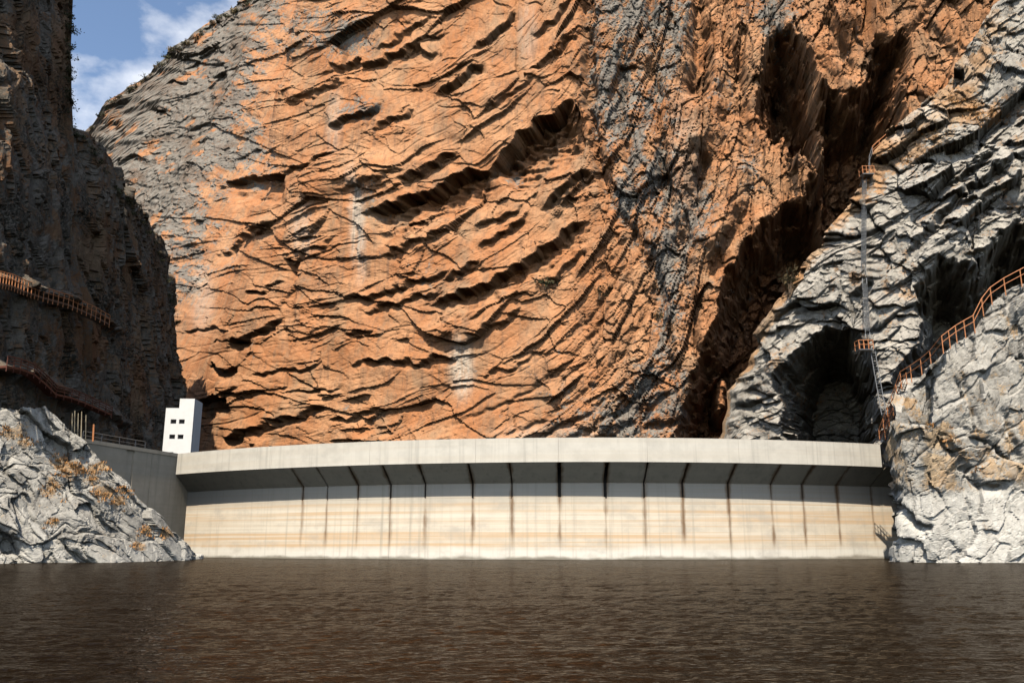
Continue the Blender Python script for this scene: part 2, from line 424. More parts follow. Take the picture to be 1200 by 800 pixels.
# ---- the great red wall behind the dam
SKY = [(-400, 330), (60, 185), (98, 156), (112, 140), (130, 118), (160, 95), (200, 62), (245, 28), (290, 0), (340, -45), (430, -400), (1400, -400)]
red = Cliff([(-330, 400), (-190, 335), (-128, 275), (-92, 234), (-60, 203), (-30, 186), (0, 176), (22, 170), (38, 166), (52, 164), (70, 160), (95, 152), (130, 150), (190, 140)],
            lambda X, Y: .10 + .25 * sstep(-70, -120, X), 4, 330, 335, 1180, 640, 12, interp_top(SKY), 40, 12, .8)
u, v = red.u, red.v
uk = np.array([-300, 150, 250, 350, 450, 550, 620, 680, 740, 800, 900, 1300.]); th = np.array([8, 10, 14, 18, 22, 28, 35, 46, 58, 66, 62, 48.])
ug = np.linspace(-400, 1700, 2101); G = np.cumsum(np.tan(np.radians(np.interp(ug, uk, th)))); G -= np.interp(400, ug, G)
Gm = np.clip(1.0 - .0016 * (v - 250), .35, 1.5)
wx = fbm(u / 110, v / 110, 11, 2); wy = fbm(u / 110, v / 110, 23, 2); wf = fbm(u / 22, v / 22, 27, 2)
q = v + np.interp(u, ug, G) * Gm + 13 * wx + 1.2 * wf
p = u * .8 - v * .6 + 22 * wy
wx = fbm(u / 70, v / 70, 11, 4); wy = fbm(u / 70, v / 70, 23, 4)
D = 2.6 * fbm(u / 190, v / 190, 41, 3)
rough = .10 + 1.05 * sstep(-.15, .45, fbm(u / 105, v / 80, 51, 3))
leftgrey = [(335, -80), (318, 30), (300, 70), (305, 112), (288, 150), (296, 190), (262, 212), (243, 255), (226, 300), (214, 335), (150, 420), (-300, 420), (-300, -80)]
lg = poly_mask(u + 40 * wx + 16 * wf, v + 40 * wy, leftgrey, 58); lg = np.clip(lg + 1.5 * fbm((u + .6 * v) / 30, (v - .5 * u) / 13, 29, 4, .6) * 4 * lg * (1 - lg), 0, 1)
rg = poly_mask(u + 16 * wx, v + 16 * wy, [(676, -200), (690, 60), (690, 130), (704, 185), (712, 232), (748, 310), (772, 350), (765, 400), (700, 470), (640, 520), (800, 530), (800, 400), (815, 300), (800, 230), (790, 150), (805, 60), (830, -30), (830, -200)], 26)
amp = rough; flat = 1 - .8 * sstep(640, 720, u)
_, _, idb = facets(p / 120, q / 46, 57, 1.0)
q2 = q + idb * 30; p2 = p + idb * 300
D += amp * (1.2 * beds(p2, q, 48, 190, 5) + .28 * beds(p2, q2 + 5, 21, 230, 7) + .16 * flat * beds(p2, q2, 12, 70, 15) + .10 * flat * beds(p2, q2, 5.5, 30, 25))
D += 2.4 * ledges(p2, q2, 36, 110, 35, 6) + flat * amp * (1.3 * ledges(p2 + 11, q2 + 7, 17, 55, 37, 5) + .5 * ledges(p2, q2, 8, 36, 39, 5)) + (1 - flat) * rubble(u, v, (40, 17, 7), (1.6, .9, .4), 69, 1.4, 1.6)
for T_, k_, sd_ in ((19, .3, 43), (7.5, .14, 47)):                     # open bedding cracks, long and broken
    fr_ = q / T_ - np.floor(q / T_); D -= k_ * np.exp(-((fr_ - .5) * T_ / 1.3) ** 2) * sstep(.05, .35, fbm(p / 90, q / 11, sd_, 3))
D += (.42 + .58 * amp) * rubble(p, q, (120, 48, 20, 8), (2.5, 1.1, .30, .10), 61, 1.4, .55, .06)
D += .10 * fbm(p / 7, q / 5, 81, 2) + .8 * lg * rubble(u, v + .5 * u, (30, 12, 5), (1.8, 1.0, .5), 85, 1.4, .7)
# furrowed steep limb on the right
D += rg * (1.2 * ridged(q / 70, p / 190, 95, 2) + 1.0 * ledges(p2, q2, 24, 120, 97, 2) + .5 * rubble(q, p, (22, 9), (1, .6), 99, 1.4, 2.2))
LIPS = [
 ([(432, 250), (470, 236), (520, 215), (573, 196)], 2.6, 6.0, 22, 42), ([(573, 200), (600, 168), (636, 143), (670, 124)], 2.0, 8.5, 20, 62),
 ([(470, 216), (505, 196), (535, 180)], 1.6, 2.2, 14, 16), ([(385, 82), (420, 74), (450, 68), (480, 56), (512, 60)], 1.5, 2.0, 14, 14),
 ([(512, 110), (540, 90), (565, 72)], 1.8, 2.6, 16, 20), ([(262, 222), (285, 208), (330, 205)], 1.8, 5.0, 12, 34),
 ([(388, 150), (415, 137), (449, 127)], 1.8, 1.8, 14, 13), ([(442, 152), (465, 140), (485, 132)], 1.2, 1.6, 10, 12),
 ([(328, 201), (360, 192), (398, 180)], 1.0, 1.3, 10, 9), ([(332, 122), (368, 108), (402, 96)], 1.0, 1.2, 10, 9),
 ([(556, 54), (580, 36), (604, 14)], 1.4, 2.0, 12, 14), ([(552, 264), (580, 252), (612, 238)], 1.0, 1.4, 10, 12),
 ([(636, 246), (662, 224), (694, 200)], 1.6, 3.2, 14, 22), ([(405, 350), (470, 336), (530, 318)], 1.2, 1.7, 8, 11), ([(425, 362), (480, 350), (520, 338)], .8, 1.5, 6, 10),
 ([(505, 353), (545, 344), (575, 332), (612, 308), (650, 282), (684, 258)], 1.8, 4.2, 16, 30), ([(520, 328), (545, 317), (565, 306)], 1.2, 2.0, 9, 14),
 ([(412, 425), (450, 421), (490, 421), (534, 416)], 1.2, 1.8, 10, 12), ([(402, 396), (420, 390), (437, 384)], 1.0, 1.4, 8, 10),
 ([(272, 404), (300, 388), (332, 374)], 1.1, 2.0, 9, 15), ([(250, 431), (268, 431), (282, 434)], 1.0, 2.0, 8, 14), ([(220, 386), (240, 384), (262, 383)], .8, 1.2, 5, 7),
 ([(262, 514), (290, 506), (322, 497)], 1.4, 2.2, 10, 15), ([(312, 494), (345, 484), (378, 476)], 1.4, 2.0, 10, 13), ([(382, 490), (415, 484), (447, 476)], 1.0, 1.2, 8, 8),
 ([(232, 470), (252, 466), (270, 464)], 1.0, 4.0, 8, 26), ([(336, 303), (344, 302), (352, 303)], .6, 2.5, 6, 30), ([(350, 298), (370, 290), (392, 280)], .8, 1.2, 8, 9),
 ([(255, 300), (290, 280), (322, 256)], 1.2, 1.6, 10, 16), ([(560, 290), (590, 272), (618, 250)], 1.2, 2.0, 10, 16), ([(450, 300), (480, 290), (520, 274)], 1.0, 1.2, 8, 9),
 ([(545, 395), (575, 382), (610, 360)], .9, 1.2, 8, 9), ([(440, 60), (470, 40), (505, 20)], 1.0, 1.3, 9, 9), ([(480, 200), (440, 215), (400, 225)][::-1], .9, 1.0, 8, 8),
 ([(620, 90), (650, 70), (678, 44)], 1.0, 1.5, 10, 10), ([(570, 130), (600, 112), (630, 92)], .8, 1.2, 9, 9), ([(625, 45), (650, 25), (672, 2)], 1.0, 1.4, 9, 10),
 ([(300, 440), (340, 434), (380, 424)], .7, 1.0, 7, 8), ([(330, 460), (360, 455), (400, 450)], .7, .9, 6, 7), ([(560, 440), (600, 428), (640, 405)], .6, .9, 6, 7),
 ([(290, 345), (310, 338), (335, 330)], .8, 1.2, 7, 10), ([(640, 330), (664, 312), (690, 285)], 1.0, 1.5, 9, 12),
]
for pts, o_, i_, lu, ld in LIPS: ledge(D, u, v, pts, o_ * .8, i_, lu, ld)
FUR = [
 ([(690, -40), (692, 60), (694, 130), (702, 190), (716, 240)], 3.0, 7), ([(716, 240), (740, 270), (770, 330), (780, 400), (784, 450)], 2.6, 8),
 ([(730, 60), (726, 130), (738, 200), (745, 260)], 1.6, 6), ([(762, -40), (766, 80), (772, 180), (782, 250)], 2.4, 8), ([(775, 150), (785, 230), (795, 330)], 2.6, 8),
 ([(818, -60), (820, 30), (822, 70), (812, 110)], 7.0, 13), ([(845, -40), (852, 40), (870, 100)], 2.0, 7), ([(800, 260), (806, 330), (812, 420)], 3.2, 10),
 ([(860, 60), (872, 130), (880, 200)], 2.5, 8), ([(825, 180), (812, 240), (795, 290)], 3.0, 8), ([(880, 240), (850, 290), (830, 330)], 2.2, 8),
 ([(555, 528), (590, 512), (640, 490), (690, 455), (730, 410), (765, 350)], 1.0, 3.5), ([(590, 530), (640, 508), (700, 478), (745, 440)], 1.2, 3.5),
 ([(640, 525), (700, 500), (745, 470), (775, 440)], 1.4, 4), ([(520, 500), (600, 470), (660, 430), (710, 370), (750, 300)], .8, 3), ([(690, 520), (740, 496), (790, 460)], 1.6, 5),
 ([(660, 400), (700, 360), (735, 310)], .9, 3), ([(700, 330), (722, 300), (745, 265)], 1.0, 4), ([(750, 500), (775, 500), (800, 490)], 2.2, 6),
 ([(965, 20), (985, 50), (1000, 90)], 2.5, 7), ([(1060, 40), (1085, 15), (1110, -20)], 1.2, 4), ([(1030, 70), (1060, 95), (1090, 120)], 1.0, 5), ([(1080, 20), (1110, 50), (1130, 80)], 1.0, 4),
 ([(420, 210), (418, 260), (422, 330)], .7, 5), ([(340, 300), (342, 350), (338, 420)], .9, 5), ([(300, 230), (280, 270), (262, 320)], 1.0, 5),
]
for pts, dp, wd in FUR: furrow(D, u, v, pts, dp, wd)
# ribs and pinnacles of the right-hand buttress
for pts, dp, wd in [([(838, 60), (835, 120), (820, 180)], 3.5, 13), ([(870, 190), (858, 240), (830, 300)], 3.0, 15), ([(905, 250), (870, 300), (840, 360), (818, 420)], 2.5, 14), ([(1000, 10), (960, 60), (1005, 115)], 2.0, 12)]:
    furrow(D, u, v, pts, -dp, wd)
# the gullies: real hollows running far back into the wall
gul = [(898, 48), (908, 36), (928, 34), (944, 58), (962, 104), (985, 120), (1004, 116), (1022, 78), (1030, 46), (1046, 46), (1060, 34), (1064, 60), (1056, 100), (1060, 135), (1075, 160), (1075, 520),
       (796, 540), (797, 500), (806, 462), (818, 425), (838, 380), (850, 330), (870, 290), (903, 262), (920, 238), (946, 232), (958, 205), (948, 180), (938, 172), (930, 196), (918, 160), (905, 168), (896, 140), (892, 90)]
gm = poly_mask(u, v, gul, 8); wu = 8 * fbm(u / 24, v / 24, 131, 3); wv = 8 * fbm(u / 24, v / 24, 139, 3)
carve = hollow(u, v, gul, 171, ((0, 4, 6), (8, 6, 7), (19, 8, 9)))
carve = carve + gm * (5.0 * rubble(u, v, (46, 20, 9), (1, .55, .25), 187, 1.5, 1.3))
for cx, cy, rx, ry in [(962, 150, 9, 60), (927, 205, 12, 26), (968, 250, 6, 26), (845, 455, 12, 30)]:     # fins left standing in the gully
    carve -= gm * 16 * np.exp(-(((u + wu - cx) / rx) ** 2 + ((v + wv - cy) / ry) ** 2) ** 2)
rgs = rg * (.60 + .75 * fbm(q / 26, p / 130, 143, 3) + .5 * fbm(u / 50, v / 50, 145, 3)); grey = np.clip(1.1 * lg + rgs, 0, 1)
for cx, cy, rx, ry, k in [(405, 45, 40, 26, .75), (425, 132, 28, 14, .7), (370, 20, 40, 20, .6), (905, 15, 32, 28, .9), (845, 110, 20, 55, .35), (820, 250, 30, 60, .55), (880, 200, 18, 40, .5), (700, 480, 90, 40, .4), (790, 300, 30, 130, .45), (600, 200, 14, 20, .5), (440, 240, 14, 30, .45)]:
    grey = np.maximum(grey, k * np.exp(-(((u - cx) / rx) ** 2 + ((v - cy) / ry) ** 2)))
grey = np.clip(grey + .22 * sstep(.1, .6, fbm(u / 60, v / 90, 151, 3)), 0, 1)
# warm rock showing through the grey slope
grey *= 1 - .85 * lg * sstep(.10, .34, fbm((u * .8 + v) / 26, (v * .8 - u) / 60 , 153, 5, .65))
pale = np.zeros_like(u)
for cx, cy, rx, ry, k in [(422, 265, 9, 60, .9), (540, 432, 14, 34, .9), (395, 145, 10, 40, .4), (360, 270, 14, 30, .45), (240, 350, 14, 40, .5), (620, 40, 12, 40, .35), (800, 200, 20, 90, .3), (650, 510, 70, 14, .4)]:
    pale = np.maximum(pale, k * np.exp(-(((u - cx) / rx) ** 2 + ((v - cy) / ry) ** 2) ** 2))
dark = np.clip(.8 * lg * sstep(.0, .4, fbm(u / 30, v / 22, 161, 3)) + .6 * sstep(.1, .55, fbm(u / 60, v / 45, 163, 4)), 0, 1)
fade = sstep(0, 6, red.B); D = D * (1 - .5 * fade)
red_o = red.finish('red_cliff', D, M['red_cliff'], rgba(grey, pale, dark), carve=carve)
tag(red_o, 'towering orange and grey cliff behind the dam, folded rock beds with black undercuts', 'cliff')

# ---- the shaded wall on the left
SIL = [(-900, -40), (60, -40), (76, -40), (82, 20), (83, 60), (82, 105), (86, 150), (98, 162), (125, 196), (150, 232), (175, 262), (190, 286), (205, 322), (212, 360), (217, 400), (260, 470), (900, 560)]
left = Cliff([(-190, 30), (-120, 62), (-92, 82), (-76, 90), (-66, 95), (-62, 98.5), (-61, 103), (-62, 110), (-64, 122), (-67.5, 147), (-72, 180), (-77, 205), (-80, 220), (-86, 232), (-104, 246), (-170, 270)],
             .13, -2, 112, 116, 620, 460, 4, interp_top(SIL), 30, 10, 1.2, topnoise=1.6)
s_, z_ = left.S, left.Z
wx = fbm(s_ / 14, z_ / 14, 211, 4); wy = fbm(s_ / 14, z_ / 14, 213, 4)
p_, q_ = s_ + 4 * wx, z_ + .25 * s_ + 4 * wy
D = 2.0 * fbm(s_ / 30, z_ / 50, 215, 3) + rubble(p_, q_, (16, 7, 3, 1.4), (2.2, 1.4, .7, .35), 221, 1.0, 1.7) + .7 * ridged(s_ / 7, z_ / 40, 251, 2)
u, v = left.u, left.v
walk = interp_top([(-60, 305), (0, 324), (30, 336), (80, 352), (130, 378), (220, 400)])(u)          # ledge under the walkway
D += 1.6 * np.exp(-((v - walk - 5) / 5) ** 2) * ((u > -40) & (u < 140)) * (v > walk - 1)
walk2 = interp_top([(-60, 420), (16, 428), (65, 460), (130, 484), (220, 520)])(u)
D += 1.8 * np.exp(-((v - walk2 - 6) / 7) ** 2) * ((u > -60) & (u < 145))
grey = np.clip(.62 + .5 * fbm(s_ / 9, z_ / 20, 261, 4), 0, 1)
for cx, cy, rx, ry in [(110, 300, 12, 26), (147, 330, 8, 20), (100, 400, 16, 22), (165, 470, 7, 40), (40, 270, 16, 8), (18, 40, 7, 40), (72, 60, 8, 70), (40, 85, 12, 20)]:
    grey -= .75 * np.exp(-(((u - cx) / rx) ** 2 + ((v - cy) / ry) ** 2))
dark = np.clip(sstep(-.1, .4, fbm(s_ / 7, z_ / 10, 263, 4)), 0, 1)
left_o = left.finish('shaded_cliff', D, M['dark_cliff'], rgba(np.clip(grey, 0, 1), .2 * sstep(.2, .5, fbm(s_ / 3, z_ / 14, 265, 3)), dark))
tag(left_o, 'dark cliff wall in shadow on the left with walkway bolted to it', 'cliff')

# ---- grey rock wall with caves on the right, behind the dam's end
SR = [(700, 640), (840, 540), (858, 505), (866, 450), (886, 392), (912, 352), (950, 300), (985, 258), (1008, 226), (1022, 186), (1042, 158), (1075, 136), (1100, 106), (1120, 80), (1150, 36), (1170, 4), (1200, -40), (1400, -330)]
rgt = Cliff([(28, 172), (35, 157), (44, 143), (58, 131), (72, 122), (95, 112), (130, 95), (175, 60), (190, 10)], .16, 4, 125, 190, 560, 520, 14, interp_top(SR), 45, 16, .6, topnoise=.8, backslope=.12)
u, v = rgt.u, rgt.v
wx = fbm(u / 60, v / 60, 411, 4); wy = fbm(u / 60, v / 60, 413, 4)
wx2 = fbm(u / 120, v / 120, 417, 2); q = v + .68 * u + 22 * wx2; p = u - .6 * v + 20 * wy
D = 2.2 * fbm(u / 150, v / 150, 415, 3) + rubble(p, q, (80, 34, 15, 7), (2.8, 1.2, .32, .12), 421, 1.6, .6, .14) + .5 * beds(p, q, 44, 140, 445) + 1.5 * ledges(p, q, 34, 90, 447, 5) + .25 * ledges(p, q, 13, 40, 449, 4) + .08 * fbm(u / 6, v / 6, 451, 2)
for pts, o_, i_, lu, ld in [([(1086, 266), (1130, 222), (1205, 176)], 1.2, 1.8, 14, 12), ([(1110, 215), (1135, 200), (1165, 182)], 1.0, 1.6, 10, 14), ([(1120, 240), (1150, 232), (1200, 205)], 1.0, 1.5, 12, 16),
                            ([(1062, 300), (1090, 262), (1112, 250)], 1.0, 1.4, 10, 14), ([(996, 352), (1006, 336), (1020, 330)], .8, 1.8, 8, 22), ([(970, 380), (978, 368), (986, 372)], .6, 2.0, 6, 18), ([(1130, 300), (1160, 282), (1200, 250)], 1.4, .5, 12, 8)]:
    ledge(D, u, v, pts, o_, i_, lu, ld)
wu = 7 * fbm(u / 24, v / 24, 461, 4); wv = 7 * fbm(u / 24, v / 24, 463, 4)
c1 = hollow(u, v, [(918, 540), (920, 440), (936, 404), (962, 384), (990, 384), (1014, 402), (1027, 428), (1030, 480), (1034, 540)], 481, ((0, 4, 9), (8, 5, 11), (17, 6, 16)))
c2 = hollow(u, v, [(1073, 338), (1104, 304), (1141, 309), (1160, 292), (1185, 266), (1210, 258), (1330, 215), (1330, 560), (1030, 560), (1040, 505), (1052, 440), (1070, 418), (1082, 395), (1078, 368)], 521, ((0, 5, 7), (10, 6, 8), (22, 8, 10)))
carve = c1 + c2
grey = .86 + .35 * fbm(u / 60, v / 60, 471, 4)
dl = v - interp_top(SR)(u)
grey -= .7 * sstep(26, 4, dl) * (u < 1060); grey -= .55 * poly_mask(u, v, [(1040, 150), (1165, 0), (1190, 20), (1140, 130), (1060, 210), (1020, 240), (1000, 250)], 16) * sstep(-.3, .3, wx + .1)
for cx, cy, rx, ry, k in [(1150, 130, 30, 14, .7), (1003, 328, 7, 6, .9), (1170, 215, 14, 12, .3)]:
    grey -= k * np.exp(-(((u - cx) / rx) ** 2 + ((v - cy) / ry) ** 2))
pale = .6 * sstep(.0, .5, fbm(u / 36, v / 30, 473, 3))
dark = .5 * sstep(.1, .5, fbm(u / 26, v / 26, 475, 3))
rgt_o = rgt.finish('grey_cliff', D * (1 - .6 * sstep(0, 6, rgt.B)), M['grey_cliff'], rgba(np.clip(grey, 0, 1), pale, dark), carve=carve, cdir=(.36, .933))
tag(rgt_o, 'grey rock wall with two dark caves above the right end of the dam', 'cliff')

# ---- near bank on the right, carrying the orange railing
SB = [(900, 700), (1040, 660), (1043, 640), (1041, 545), (1044, 515), (1050, 488), (1058, 455), (1085, 434), (1108, 412), (1142, 388), (1154, 366), (1164, 353), (1180, 342), (1200, 332), (1300, 280), (1500, 180)]
bkr = Cliff([(62, 130), (54, 120), (47.6, 112.5), (46.4, 108), (49, 104.6), (58, 103.5), (70, 102), (95, 92), (120, 70), (128, 30), (130, -20)], .05, -2.5, 60, 75, 420, 330, 4, interp_top(SB), 12, 10, .8, topnoise=.5, backslope=-.9)
u, v, s_, z_ = bkr.u, bkr.v, bkr.S, bkr.Z
wx = fbm(s_ / 7, z_ / 7, 511, 4); wy = fbm(s_ / 7, z_ / 7, 513, 4)
p, q = s_ * .8 + z_ * .6 + 2 * wx, z_ - .7 * s_ + 2 * wy
low = sstep(8.8, 7.6, z_ + .8 * wx)
D = 1.2 * fbm(s_ / 18, z_ / 18, 515, 3) + rubble(p, q, (11, 5, 2.0, .8), (1.9, .9, .28, .10), 521, 1.6, .75, .12) * (1 - .3 * low) + .5 * ledges(p, q, 3.0, 8, 543, 4) + .05 * fbm(s_ / .8, z_ / .8, 545, 2)
furrow(D, u, v, [(1050, 588), (1066, 606), (1084, 626)], 1.3, 5); furrow(D, u, v, [(1066, 600), (1076, 612), (1092, 620)], 1.2, 4)
furrow(D, u, v, [(1100, 510), (1125, 545), (1150, 572), (1180, 575)], .9, 5); furrow(D, u, v, [(1175, 480), (1190, 520), (1200, 545)], 1.0, 6); furrow(D, u, v, [(1120, 440), (1140, 480), (1150, 520)], .6, 4)
ledge(D, u, v, [(1060, 462), (1072, 452), (1090, 440)], .3, .8, 6, 8)
tanm = .65 * np.exp(-((v - 540) / 42) ** 2) * sstep(-.4, .4, fbm(u / 40, v / 40, 571, 3)) + .1 + .5 * sstep(.2, .6, fbm(u / 25, v / 40, 573, 3))
grey = np.clip(.95 - tanm, 0, 1) * (1 - low) + low
pale = np.clip(low * 1.0 + .3 * sstep(0, .5, fbm(u / 20, v / 20, 575, 3)), 0, 1)
M['bank_rock'] = rock_material('bank_rock', (.46, .29, .15), (.48, .36, .23), (.34, .312, .265), (.50, .46, .39), (.62, .585, .51), (.07, .066, .06), 1.8, .3)
bkr_o = bkr.finish('rocky_bank', D * (1 - .6 * sstep(0, 4, bkr.B)), M['bank_rock'], rgba(grey, pale, (1 - low) * .6 * sstep(.1, .5, fbm(u / 18, v / 30, 577, 3))))
tag(bkr_o, 'pale rocky bank at the right edge with a bleached waterline and orange railing on top', 'rock bank')

# ---- near bank on the left
SL = [(-600, 440), (-60, 470), (0, 477), (50, 479), (62, 488), (84, 508), (102, 522), (122, 545), (148, 566), (160, 585), (182, 604), (202, 628), (222, 648), (232, 660), (300, 720)]
bkl = Cliff([(-150, 40), (-110, 62), (-80, 84), (-62, 96), (-54, 101), (-48.5, 105.5), (-44, 111), (-43, 121), (-47, 135)], .42, -2.5, 30, 40, 560, 260, 4, interp_top(SL), 18, 10, 5.0, topnoise=.5, backslope=.05)
u, v, s_, z_ = bkl.u, bkl.v, bkl.S, bkl.Z
wx = fbm(s_ / 6, z_ / 6, 611, 4); wy = fbm(s_ / 6, z_ / 6, 613, 4)
p, q = s_ + z_ * .5 + 2 * wx, z_ * 1.1 + .35 * s_ + 2 * wy
D = 1.0 * fbm(s_ / 12, z_ / 12, 615, 3) + rubble(p, q, (10, 4.5, 2.0, .8), (2.5, 1.25, .40, .13), 621, 1.5, .75, .12) + .8 * ledges(p, q, 3.6, 7, 643, 4) + .04 * fbm(s_ / .7, z_ / .7, 645, 2)
D *= 1 - .55 * sstep(105.5, 109.5, bkl.Y - .42 * np.maximum(z_, 0))
tuft = np.zeros_like(u)
TUFTS = [(12, 508, 18, 8), (30, 518, 12, 6), (75, 545, 16, 14), (92, 548, 10, 12), (105, 556, 12, 10), (62, 572, 12, 10), (118, 578, 14, 8), (138, 586, 14, 8), (60, 612, 8, 7), (172, 622, 10, 9), (160, 640, 8, 6), (190, 625, 8, 6), (120, 546, 10, 6), (146, 575, 8, 5)]
for cx, cy, rx, ry in TUFTS: tuft = np.maximum(tuft, np.exp(-(((u - cx) / rx) ** 2 + ((v - cy) / ry) ** 2)))
low = sstep(2.6, 1.2, z_ + wx)
grey = np.clip(1.0 - .8 * tuft + .1 * wx, 0, 1)
bkl_o = bkl.finish('rocky_bank', D * (1 - .6 * sstep(0, 4, bkl.B)), M['bank_rock'], rgba(grey, np.clip(.35 * low + .4 * sstep(0, .5, wy), 0, 1), .75 * sstep(.0, .45, fbm(u / 16, v / 22, 677, 3)) * (1 - low)))
tag(bkl_o, 'grey boulder bank at the left edge with tufts of dry orange grass', 'rock bank')

# ------------------------------------------------------------------ water
def water():
    yr = 6 * (150 / 6) ** (np.linspace(0, 1, 460) ** 1.0); cols = 520
    t = np.linspace(-1, 1, cols)
    X = (yr * .85 + 22)[:, None] * t; Y = yr[:, None] + 0 * t
    sc = 1.0
    near = np.clip(40 / Y, .25, 1)
    Z = .042 * fbm(X / 1.7 + 3, Y / .9, 701, 2) + .030 * fbm(X / .5, Y / .32 + 9, 705, 2) * near + .05 * fbm(X / 9, Y / 5, 709, 2)
    edge = sstep(1, .93, np.abs(t))[None] * sstep(0, .04, np.linspace(0, 1, 460))[:, None] * sstep(1, .97, np.linspace(0, 1, 460))[:, None]
    P = np.stack([X, Y, Z * edge], -1)
    m, n, b = newmat('water')
    b.inputs['Base Color'].default_value = (.010, .006, .003, 1); b.inputs['Roughness'].default_value = .07; b.inputs['IOR'].default_value = 1.33; b.inputs['Specular IOR Level'].default_value = .14
    c = coords(n, (1, 1.6, 1))
    p1 = bump(n, b, noise(n, 3.0, 2, .5, c), .6, .09)
    bump(n, b, noise(n, 9.0, 2, .5, c), .6, .03, p1)
    # dark water: reflections scaled below physical strength to darken them; body colour carries more
    gl = N(n, 'ShaderNodeBsdfGlossy', Color=(.95, .9, .84, 1), Roughness=.08); fr = N(n, 'ShaderNodeFresnel', IOR=1.33); mx = n.nodes.new('ShaderNodeMixShader')
    b.inputs['Specular IOR Level'].default_value = 0
    nrm = b.inputs['Normal'].links[0].from_socket; n.links.new(nrm, gl.inputs['Normal']); n.links.new(nrm, fr.inputs['Normal'])
    n.links.new(mul(n, fr.outputs[0], .36), mx.inputs[0]); n.links.new(b.outputs[0], mx.inputs[1]); n.links.new(gl.outputs[0], mx.inputs[2])
    n.links.new(mx.outputs[0], n.nodes['Material Output'].inputs['Surface'])
    o = grid_mesh('water', P, m)
    # calm surface beyond the rippled stretch, out to the far shore and behind the camera
    me = o.data; import bmesh
    bm = bmesh.new(); bm.from_mesh(me); bm.verts.ensure_lookup_table()
    R, C = 460, cols
    loop = [(0, j) for j in range(C)] + [(i, C - 1) for i in range(1, R)] + [(R - 1, j) for j in range(C - 2, -1, -1)] + [(i, 0) for i in range(R - 2, 0, -1)]
    vs = [bm.verts[i * C + j] for i, j in loop]; out = []
    for w_ in vs:
        d = Vector((w_.co.x, w_.co.y - 40, 0)); d.normalize(); out.append(bm.verts.new((w_.co.x + d.x * 900, w_.co.y + d.y * 900, 0)))
    k = len(vs)
    for i in range(k):
        try: bm.faces.new((vs[i], out[i], out[(i + 1) % k], vs[(i + 1) % k]))
        except ValueError: pass
    bmesh.ops.recalc_face_normals(bm, faces=bm.faces[:])
    for f in bm.faces: f.smooth = True
    bm.to_mesh(me); bm.free()
    if me.polygons[0].normal.z < 0: me.flip_normals()
    tag(o, kind='structure')
water()
# bed of the gorge below the water and behind the dam, so nothing stands over a void
gb = MB(); gb.box(-900, 900, -700, 900, -4.0, -3.0); gro = gb.build('ground', M['dark_cliff']); tag(gro, kind='structure')

# ------------------------------------------------------------------ the arch dam
ACX, ACY, RP = 12.0, 228.0, 108.5                 # arch centre and radius of the parapet's outer face
OVER = 3.3; RF = RP - OVER                        # the wall below stands back under a corbel
Z_TOP, Z_PB, Z_CB = 16.25, 12.95, 10.35
def arc(a, r, z): return (ACX + r * math.sin(a), ACY - r * math.cos(a), z)
def ang(u, v, r):
    """bearing on the arch of the point seen at (u, v)"""
    a = np.radians(np.linspace(-45, 36, 8101))
    uu, _ = proj(ACX + r * np.sin(a), ACY - r * np.cos(a), np.full_like(a, 10.0))
    return float(a[np.argmin(np.abs(uu - u))])
def arc_block(name, prof, a0, a1, mat, parent, fine=True, n=8):
    """a block of the arch: a closed (radius, height) outline swept between two bearings"""
    rr = prof[0][0]; L = (a1 - a0) * rr
    st = [0] + [x for x in (.12, .3, .6, 1.1) if x < L / 2 - .3] if fine else [0]
    st = st + [x for x in np.linspace(st[-1], L - st[-1], n + 1)[1:-1]] + [L - x for x in reversed(st)]
    V = []; Fc = []; J = []; k = len(prof)
    for s in st:
        a = a0 + s / rr
        for r, z in prof: V.append(arc(a, r, z)); J.append(min(s, L - s))
    for i in range(len(st) - 1):
        for j in range(k): Fc.append((i * k + j, i * k + (j + 1) % k, (i + 1) * k + (j + 1) % k, (i + 1) * k + j))
    Fc.append(tuple(range(k))[::-1]); Fc.append(tuple((len(st) - 1) * k + j for j in range(k)))
    o = mobj(name, V, Fc, mat, parent)
    A = o.data.attributes.new('joint', 'FLOAT', 'POINT'); A.data.foreach_set('value', J)
    return o
dam = empty('arch_dam', (ACX, ACY - RF, 0))
dam['label'] = 'pale concrete arch dam across the gorge with overhanging parapet and dark joints'; dam['category'] = 'dam'
def adopt(o, parent):
    o.parent = parent; o.matrix_parent_inverse = parent.matrix_basis.inverted(); return o
A_L = ang(204, 560, RP); A_R = ang(1036, 545, RP); A_RF = ang(1075, 600, RF)
A_LF = ang(207, 580, RF)
jp = [355.5, 384, 420, 458, 498.5, 554, 600, 655.5, 709, 754.5, 799.5, 853, 903, 940, 980, 1020]
jw = [.22, .2, .26, .3, .3, .3, .2, .5, .52, .26, .34, .3, .16, .34, .14, .12]
ja = [ang(x, 570, RF) for x in jp]
edges = [A_LF - .01] + ja + [A_RF + .02]; wid = [.02] + jw + [.02]
for i in range(len(edges) - 1):
    g0, g1 = wid[i] / 2 / RF, wid[i + 1] / 2 / RF
    wob = .03 * math.sin(i * 2.7)
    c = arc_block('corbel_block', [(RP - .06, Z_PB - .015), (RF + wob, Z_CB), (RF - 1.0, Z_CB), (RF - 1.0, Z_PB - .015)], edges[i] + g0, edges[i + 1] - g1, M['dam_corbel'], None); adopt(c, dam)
    zc = 8.35 + .12 * math.sin(i * 1.9)
    for nm, zt, zb, k in (('wall_block', Z_CB - .012, zc, .85), ('wall_block', zc - .008, -3, .04)):
        zs = list(np.linspace(zt, zb, 4 if zb > 0 else 12))
        c = arc_block(nm, [(RF + wob, z) for z in zs] + [(RF - 1.0, zb), (RF - 1.0, zt)], edges[i] + g0 * k, edges[i + 1] - g1 * k, M['dam_face'], None); adopt(c, dam)
